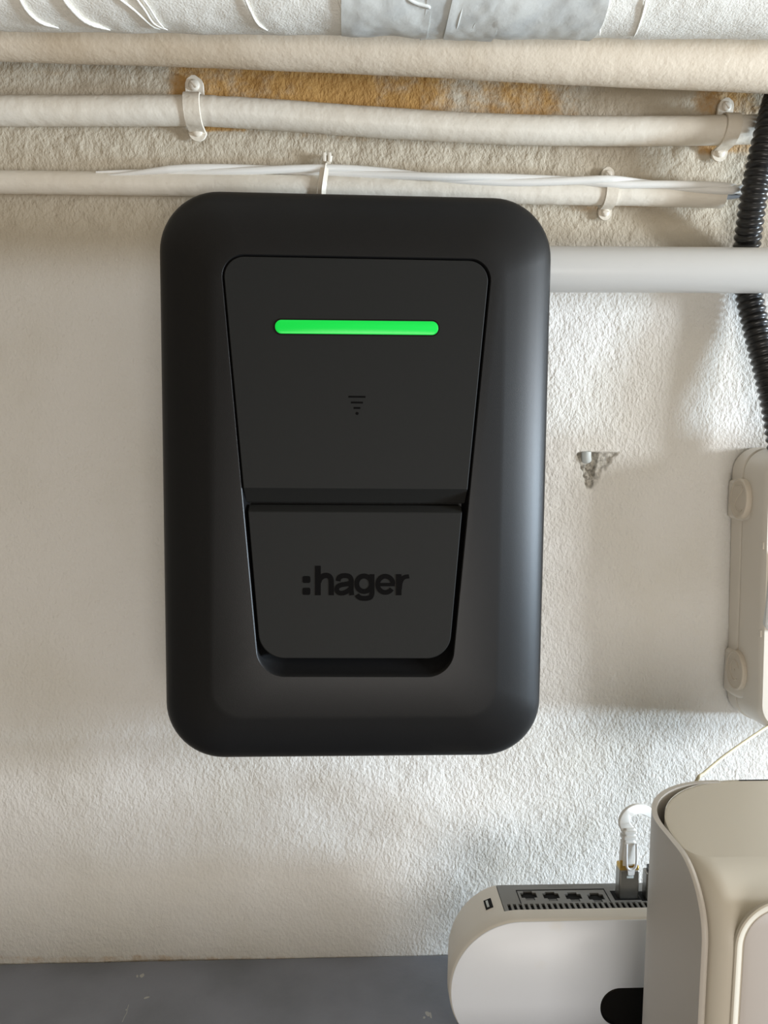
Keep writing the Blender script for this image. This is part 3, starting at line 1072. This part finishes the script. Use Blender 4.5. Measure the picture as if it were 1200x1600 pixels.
# port panel: a plate with real openings
def holed_plate(mb, x0, x1, y0, y1, holes, z0, z1, slant=0):
    xs_ = sorted(set([x0, x1] + [h[0] for h in holes] + [h[1] for h in holes]))
    ys_ = sorted(set([y0, y1] + [h[2] for h in holes] + [h[3] for h in holes]))
    solid = lambda i, j: not any(h[0] - 1e-7 <= (xs_[i] + xs_[i + 1]) / 2 <= h[1] + 1e-7 and
                                 h[2] - 1e-7 <= (ys_[j] + ys_[j + 1]) / 2 <= h[3] + 1e-7 for h in holes)
    nx_, ny_ = len(xs_) - 1, len(ys_) - 1
    S = [[solid(i, j) for j in range(ny_)] for i in range(nx_)]
    vid = {}

    def vv(i, j, t):
        if (i, j, t) not in vid:
            vid[(i, j, t)] = len(mb.v); mb.v.append((xs_[i], ys_[j], z1 if t else z0))
        return vid[(i, j, t)]
    for i in range(nx_):
        for j in range(ny_):
            if not S[i][j]: continue
            mb.f.append((vv(i, j, 1), vv(i + 1, j, 1), vv(i + 1, j + 1, 1), vv(i, j + 1, 1)))
            mb.f.append((vv(i, j, 0), vv(i, j + 1, 0), vv(i + 1, j + 1, 0), vv(i + 1, j, 0)))
            if i == 0 or not S[i - 1][j]: mb.f.append((vv(i, j, 0), vv(i, j, 1), vv(i, j + 1, 1), vv(i, j + 1, 0)))
            if i == nx_ - 1 or not S[i + 1][j]: mb.f.append((vv(i + 1, j, 0), vv(i + 1, j + 1, 0), vv(i + 1, j + 1, 1), vv(i + 1, j, 1)))
            if j == 0 or not S[i][j - 1]: mb.f.append((vv(i, j, 0), vv(i + 1, j, 0), vv(i + 1, j, 1), vv(i, j, 1)))
            if j == ny_ - 1 or not S[i][j + 1]: mb.f.append((vv(i, j + 1, 0), vv(i, j + 1, 1), vv(i + 1, j + 1, 1), vv(i + 1, j + 1, 0)))


ZP = zt_r - .0011
pz = lambda x, y: PZ(x, y, ZP)
holes = []
port_c = [826, 861, 896, 931]
ports = []
for i, x in enumerate(port_c):
    c = pz(x, 1398.5 + i * .9)
    ports.append(c)
    X_, Y_ = c[0], c[1]
    holes += [(X_ - .0062, X_ + .0062, Y_ - .0035, Y_ + .0030), (X_ - .0036, X_ + .0036, Y_ - .0068, Y_ + .0052)]
vy0, vy1 = pz(900, 1425.5)[1], pz(900, 1411)[1]
vx0 = pz(796, 1417)[0]
vent_n = 40
vp = (pz(1003, 1417)[0] - vx0) / 23.0
for i in range(vent_n):
    if vx0 + i * vp + .002 > xr_r - hr: break
    holes.append((vx0 + i * vp - .0012, vx0 + i * vp + .0012, vy0, vy1))
px1 = xr_r - hr * 1.02
w = MB()
holed_plate(w, xcut + .0006, px1, YS + .0001, YB_ + .0001, holes, zcut + .0003, ZP)
w.build('port_panel', M['router_panel'], rt, smooth=0)
w = MB(); w.box((xcut + .001, YS + .0006, zcut - .0004), (px1 - .001, YB_ - .0006, zcut + .00035))
w.build('panel_backing', M['void'], rt, smooth=0)
# raised outline round the four ports
w = MB()
fx0, fx1 = pz(809, 1398)[0], pz(948, 1398)[0]
fy1, fy0 = pz(880, 1390.2)[1], pz(880, 1410)[1]
for (a, b) in (((fx0, fy1), (fx1, fy1)), ((fx0, fy1), (fx0, fy0)), ((fx1, fy1), (fx1, fy0))):
    lo = (min(a[0], b[0]) - .00035, min(a[1], b[1]) - .0005, ZP - .0003)
    hi = (max(a[0], b[0]) + .00035, max(a[1], b[1]) + .0005, ZP + .00018)
    w.box(lo, hi)
w.build('port_frame', M['void'], rt, smooth=0)
for c in ports:
    w = MB()
    for k in range(8):
        x = c[0] - .0038 + k * .00108
        w.box((x - .0002, c[1] - .0052, zcut + .0003), (x + .0002, c[1] - .0030, zcut + .0008))
    o = w.build('port_contacts', M['steel'], rt, smooth=0)
# faint print above the ports
w = MB()
rs = random.Random(3)
c0_, c1_ = pz(857, 1385.5), pz(895, 1386)
for k in range(15):
    if k == 5: continue
    x = c0_[0] + (c1_[0] - c0_[0]) * k / 14
    w.box((x - .00035, c0_[1] - .0007 * rs.uniform(.5, 1), ZP), (x + .00035, c0_[1] + .0008, ZP + .00004))
w.build('faint_print', material('faint_print', srgb(118, 118, 116), .5), rt, smooth=0)
# small slot on the shoulder
sx, sz_ = None, None
ym = (YB_ + YFR) / 2 + .004
cp = P(757, 1402, ym)
# nearest point of the shoulder outline
best = min(range(n_), key=lambda i: (full[i][0] - cp[0]) ** 2 + (full[i][1] - cp[2]) ** 2)
pa = full[best]; ta = full[(best + 1) % n_] - full[best - 1]; ta /= np.linalg.norm(ta)
nrm = np.array([-ta[1], ta[0]])
if np.dot(nrm, pa - np.array([xl_r + hr, zt_r - hr])) < 0: nrm = -nrm
w = MB()
T3, N3, Y3 = np.array([ta[0], 0, ta[1]]), np.array([nrm[0], 0, nrm[1]]), np.array([0, 1., 0])
C3 = np.array([pa[0], ym, pa[1]])
w.obox(C3 - N3 * .0004, T3, Y3, N3, .0030, .0058, .0006)
so = w.build('usb_slot', M['void'], rt, smooth=0)
w = MB(); w.obox(C3 + N3 * .0003 - T3 * .0006, T3, Y3, N3, .0009, .0040, .0003)
w.build('slot_tongue', M['plug'], so, smooth=0)


# ------------------------------------------------------------------ network cable and plugs
def plug(name, label, pxc, py_bot, py_top, wpx, white=True, group=None):
    base = pz(pxc, py_bot - 3)
    Y = base[1]
    X = base[0]
    dd = Y + D
    k = dd / F
    hw2, hd = wpx * k / 2, .0046
    z0 = ZP - .0009
    z1 = P(pxc, py_top, Y)[2]
    t = thing(name, label, 'network cable', (X, Y, z0))
    w = MB()
    w.box((X - hw2, Y - hd, z0), (X + hw2, Y + hd, z1))
    w.build('metal_plug', M['steel'], t, bevel=.0009)
    return t, X, Y, z0, z1, hw2, hd, k


Yp = pz(979, 1398)[1]
t, X, Y, z0, z1, hw2, hd, k = plug('network_cable', 'white network cable plugged upright into the router by a metal plug', 979, 1402, 1355, 33, True)
# gold shoulder
w = MB()
z2 = z1 + 17 * k
w.loft([[(X - hw2 * .96, Y - hd * .9, z1 - .0002), (X + hw2 * .96, Y - hd * .9, z1 - .0002), (X + hw2 * .96, Y + hd * .9, z1 - .0002), (X - hw2 * .96, Y + hd * .9, z1 - .0002)],
        [(X - hw2 * .96, Y - hd * .8, z1 + .0030), (X + hw2 * .96, Y - hd * .8, z1 + .0030), (X + hw2 * .96, Y + hd * .9, z1 + .0030), (X - hw2 * .96, Y + hd * .9, z1 + .0030)],
        [(X - hw2 * .55, Y - hd * .6, z1 + .0042), (X + hw2 * .55, Y - hd * .6, z1 + .0042), (X + hw2 * .55, Y + hd * .6, z1 + .0042), (X - hw2 * .55, Y + hd * .6, z1 + .0042)]])
w.build('brass_shoulder', M['brass'], t, bevel=.0003)
w = MB()
w.obox((X - hw2 * .88, Y - hd * .95, z1 + .0050), (1, 0, 0), (0, 1, 0), (0, 0, 1), .0010, .0005, .0030)
w.obox((X + hw2 * .55, Y - hd * .95, z1 + .0030), (1, 0, 0), (0, 1, 0), (0, 0, 1), .0016, .0005, .0016)
w.build('brass_ear', M['brass'], t, bevel=.0002)
# boot
bz0, bz1 = z1 + .002, P(979, 1292, Y)[2]
w = MB()
secs = []
for s_, wx, wy in ((0, .0056, .0036), (.3, .0058, .0038), (.55, .0052, .0036), (.62, .0055, .0038), (.66, .0045, .0030), (.70, .0045, .0030), (.72, .0058, .0040), (.79, .0058, .0040),
                   (.81, .0044, .0030), (.85, .0044, .0030), (.87, .0056, .0038), (.93, .0056, .0038), (.95, .0043, .0028), (1.0, .0042, .0026)):
    z = bz0 + (bz1 - bz0) * s_
    cx = X - .0006 + .0006 * s_
    secs.append([(cx + a, Y + b, z) for a, b in rpoly([(-wx, -wy), (wx, -wy), (wx, wy), (-wx, wy)], [.0018] * 4, 5)])
w.loft(secs); w.build('boot', M['cable_white'], t, smooth=40)
# latch tab: U-shaped white lever in front of the boot
zt0, zt1 = P(982, 1364, Y - hd)[2], P(982, 1322, Y - hd)[2]
w = MB()
yl = Y - hd - .0016
U = [(X - .0035, zt1 + .002), (X - .0035, (zt0 + zt1) / 2), (X - .0026, zt0 + .0052), (X + .0004, zt0 + .0034), (X + .0034, zt0 + .0052), (X + .0043, (zt0 + zt1) / 2), (X + .0043, zt1 + .002)]
q = spline([(a, yl + .0012 * (b > (zt0 + zt1) / 2), b) for a, b in U], 6)
w.tube(q, .0010, 10)
lp = rpoly([(X - .0024, zt0 + .0045), (X + .0032, zt0 + .0045), (X + .0030, zt0 - .0008), (X - .0018, zt0 - .0008)], [.0012] * 4, 4)
w.loft([xz(lp, yl + .0010), xz(lp, yl - .0006)])
w.build('latch_tab', M['clear_tab'], t, smooth=45)
w = MB()
w.obox((X + .0004, Y - hd - .0002, z1 - .0052), (1, 0, 0), (0, 1, 0), (0, 0, 1), .0027, .0003, .0009)
w.obox((X + .0004, Y - hd - .0002, z1 - .0022), (1, 0, 0), (0, 1, 0), (0, 0, 1), .0019, .0003, .0016)
w.build('latch', M['plug'], t, bevel=.0002)
# flat cable looping away behind the tower
w = MB()
cpts = [np.array([X, Y, bz1 - .003]), P(975, 1286, Y), P(979, 1273, Y + .002), P(990, 1265, Y + .006), P(1003, 1264, Y + .010), P(1016, 1270, Y + .014), P(1030, 1280, Y + .018),
        P(1045, 1310, Y + .022), P(1052, 1380, Y + .024)]
q = spline(cpts, 12)
# ribbon cross-section: wide across the view, thin in depth, as a twisted flat cable
loops = []
u = np.array([0, 0, 1.0])
for i, c in enumerate(q):
    tt = q[min(i + 1, len(q) - 1)] - q[max(i - 1, 0)]; tt /= np.linalg.norm(tt)
    yv = np.array([0, 1., 0]); side = np.cross(tt, yv); side /= np.linalg.norm(side)
    yy = np.cross(side, tt)
    s_ = min(1, i / 60)
    wd, th = .0046 - .0010 * s_, .0014 + .0006 * s_
    loops.append([c + side * a + yy * b for a, b in rpoly([(-wd, -th), (wd, -th), (wd, th), (-wd, th)], [.0009] * 4, 4)])
w.loft(loops); w.build('flat_cable', M['cable_white'], t, smooth=50)
# second plug, half hidden by the tower
t2, X, Y, z0, z1, hw2, hd, k = plug('network_plug', 'second dark metal network plug half hidden behind the tower unit', 1021, 1404, 1360, 33)
w = MB()
w.box((X - hw2 * .7, Y - hd * .7, z1 - .0003), (X + hw2 * .7, Y + hd * .7, z1 + .004))
w.build('boot', M['conduit'], t2, bevel=.0008)
# dark sockets under both plugs
for c in (pz(977, 1399), pz(1019, 1400)):
    w = MB(); w.box((c[0] - .0102, c[1] - .0062, ZP - .0004), (c[0] + .0102, c[1] + .0064, ZP + .0001))
    w.build('socket_recess', M['void'], rt, smooth=0)

# ------------------------------------------------------------------ tower unit
ZT = -.2310
DB, DFR = -D + .514, -D + .380
XL = .1918
XRT = XL + .128
RB = .065
tw = thing('tower_unit', 'tall greige plastic tower unit with curved rim and recessed front', 'tower unit', ((XL + XRT) / 2, (DB + DFR) / 2, Z_SHELF))
RT = .036
ZB = Z_SHELF + .0005


def front_y(z, yf):
    dz = z - (ZT - RT)
    if dz <= 0: return yf
    dz = min(dz, RT)
    return yf + RT - math.sqrt(max(RT * RT - dz * dz, 0))


zl = [ZB, ZB + .003, ZT - RT - .04] + [ZT - RT + RT * math.sin(PI / 2 * k / 18) for k in range(19)]
# outer shell: a thin curved wall round the left side and back
TH = .0034


def arc_pts(cx, cy, r, a0, a1, n):
    return [(cx + r * math.cos(a0 + (a1 - a0) * i / n), cy + r * math.sin(a0 + (a1 - a0) * i / n)) for i in range(n + 1)]


def shell_loop(z, ztop_r=0):
    yf = front_y(z, DFR + .0065)
    lean = (z - ZB) / (ZT - ZB)
    x = XL - .0010 * (1 - lean)
    out = [(x + .0015, yf), (x, yf + .0012 if yf < DB - RB - .004 else yf)]
    out += [(x, yf + (DB - RB - yf) * t_) for t_ in (.25, .5, .75)]
    out += arc_pts(x + RB, DB - RB, RB, PI, PI / 2, 18) + [(x + RB + .004, DB)]
    inn = [(x + RB + .004, DB - TH)] + list(reversed(arc_pts(x + RB, DB - RB, RB - TH, PI, PI / 2, 18)))
    inn += [(x + TH, yf + (DB - RB - yf) * t_) for t_ in (.75, .5, .25)]
    inn += [(x + TH, yf + .0008), (x + TH * .6, yf)]
    return [(a, b, z) for a, b in out + inn]


w = MB()
loops = [shell_loop(z) for z in zl]
w.loft(loops, True, False)
n_s = len(loops[0]); base = (len(loops) - 1) * n_s
half = n_s // 2
for i in range(half - 1):
    w.f.append((base + i, base + i + 1, base + n_s - 2 - i, base + n_s - 1 - i))
w.build('outer_shell', M['tower_shell'], tw, smooth=40, bevel=0)

# inner body
RC = .080
zt_c = ZT - .0006


def core_loop(z, shrink=0):
    yf = front_y(min(z, ZT), DFR) + shrink
    lean = (z - ZB) / (ZT - ZB)
    x = XL - .0010 * (1 - lean) + TH + .0006 + shrink
    rf = .013
    yb = DB + .0004 - shrink
    rc_ = min(RC, (yb - yf) * .9)
    pts_ = arc_pts(x + rf, yf + rf, rf, 1.5 * PI, PI, 6)
    pts_ += arc_pts(x + rc_, yb - rc_, rc_, PI, PI / 2, 24) + [(XRT - .001 - shrink, yb), (XRT - .001 - shrink, yf)]
    return [(a, b, z) for a, b in pts_]


w = MB()
zc_l = [z for z in zl[:-1]]
loops = [core_loop(z) for z in zc_l]
loops.append(core_loop(zt_c - .0006, 0.0))
loops.append(core_loop(zt_c - .0001, .0005))
loops.append(core_loop(zt_c, .0012))
w.loft(loops)
cr = w.build('body', M['tower'], tw, smooth=40)
# recessed front panel with its rim
zpan = P(1200, 1405, DFR)[2]
xp0 = float(P(1146, 1520, DFR)[0])
c = [(xp0, zpan), (XRT - .006, zpan), (XRT - .006, ZB + .015), (xp0 - .002, ZB + .015)]
w = MB()
rps = [.026, .02, .02, .02]
lo = [xz(rpoly(c, rps, 14), DFR + .001), xz(rpoly(c, rps, 14), DFR - .0010), xz(rpoly(inset(c, [.0008] * 4), [r - .0008 for r in rps], 14), DFR - .0016),
      xz(rpoly(inset(c, [.0022] * 4), [r - .0022 for r in rps], 14), DFR - .0016), xz(rpoly(inset(c, [.0045] * 4), [r - .0045 for r in rps], 14), DFR - .0003)]
w.loft(lo, True, True)
fr = w.build('front_rim', M['tower'], tw, smooth=30)
w = MB()
c2 = inset(c, [.0050] * 4)
w.loft([xz(rpoly(c2, [r - .005 for r in rps], 14), DFR + .0005), xz(rpoly(c2, [r - .005 for r in rps], 14), DFR - .0006),
        xz(rpoly(inset(c2, [.0006] * 4), [r - .0056 for r in rps], 14), DFR - .0009)])
w.build('front_inset', M['tower_inset'], tw, smooth=30)['label'] = 'slightly lighter inset front panel'
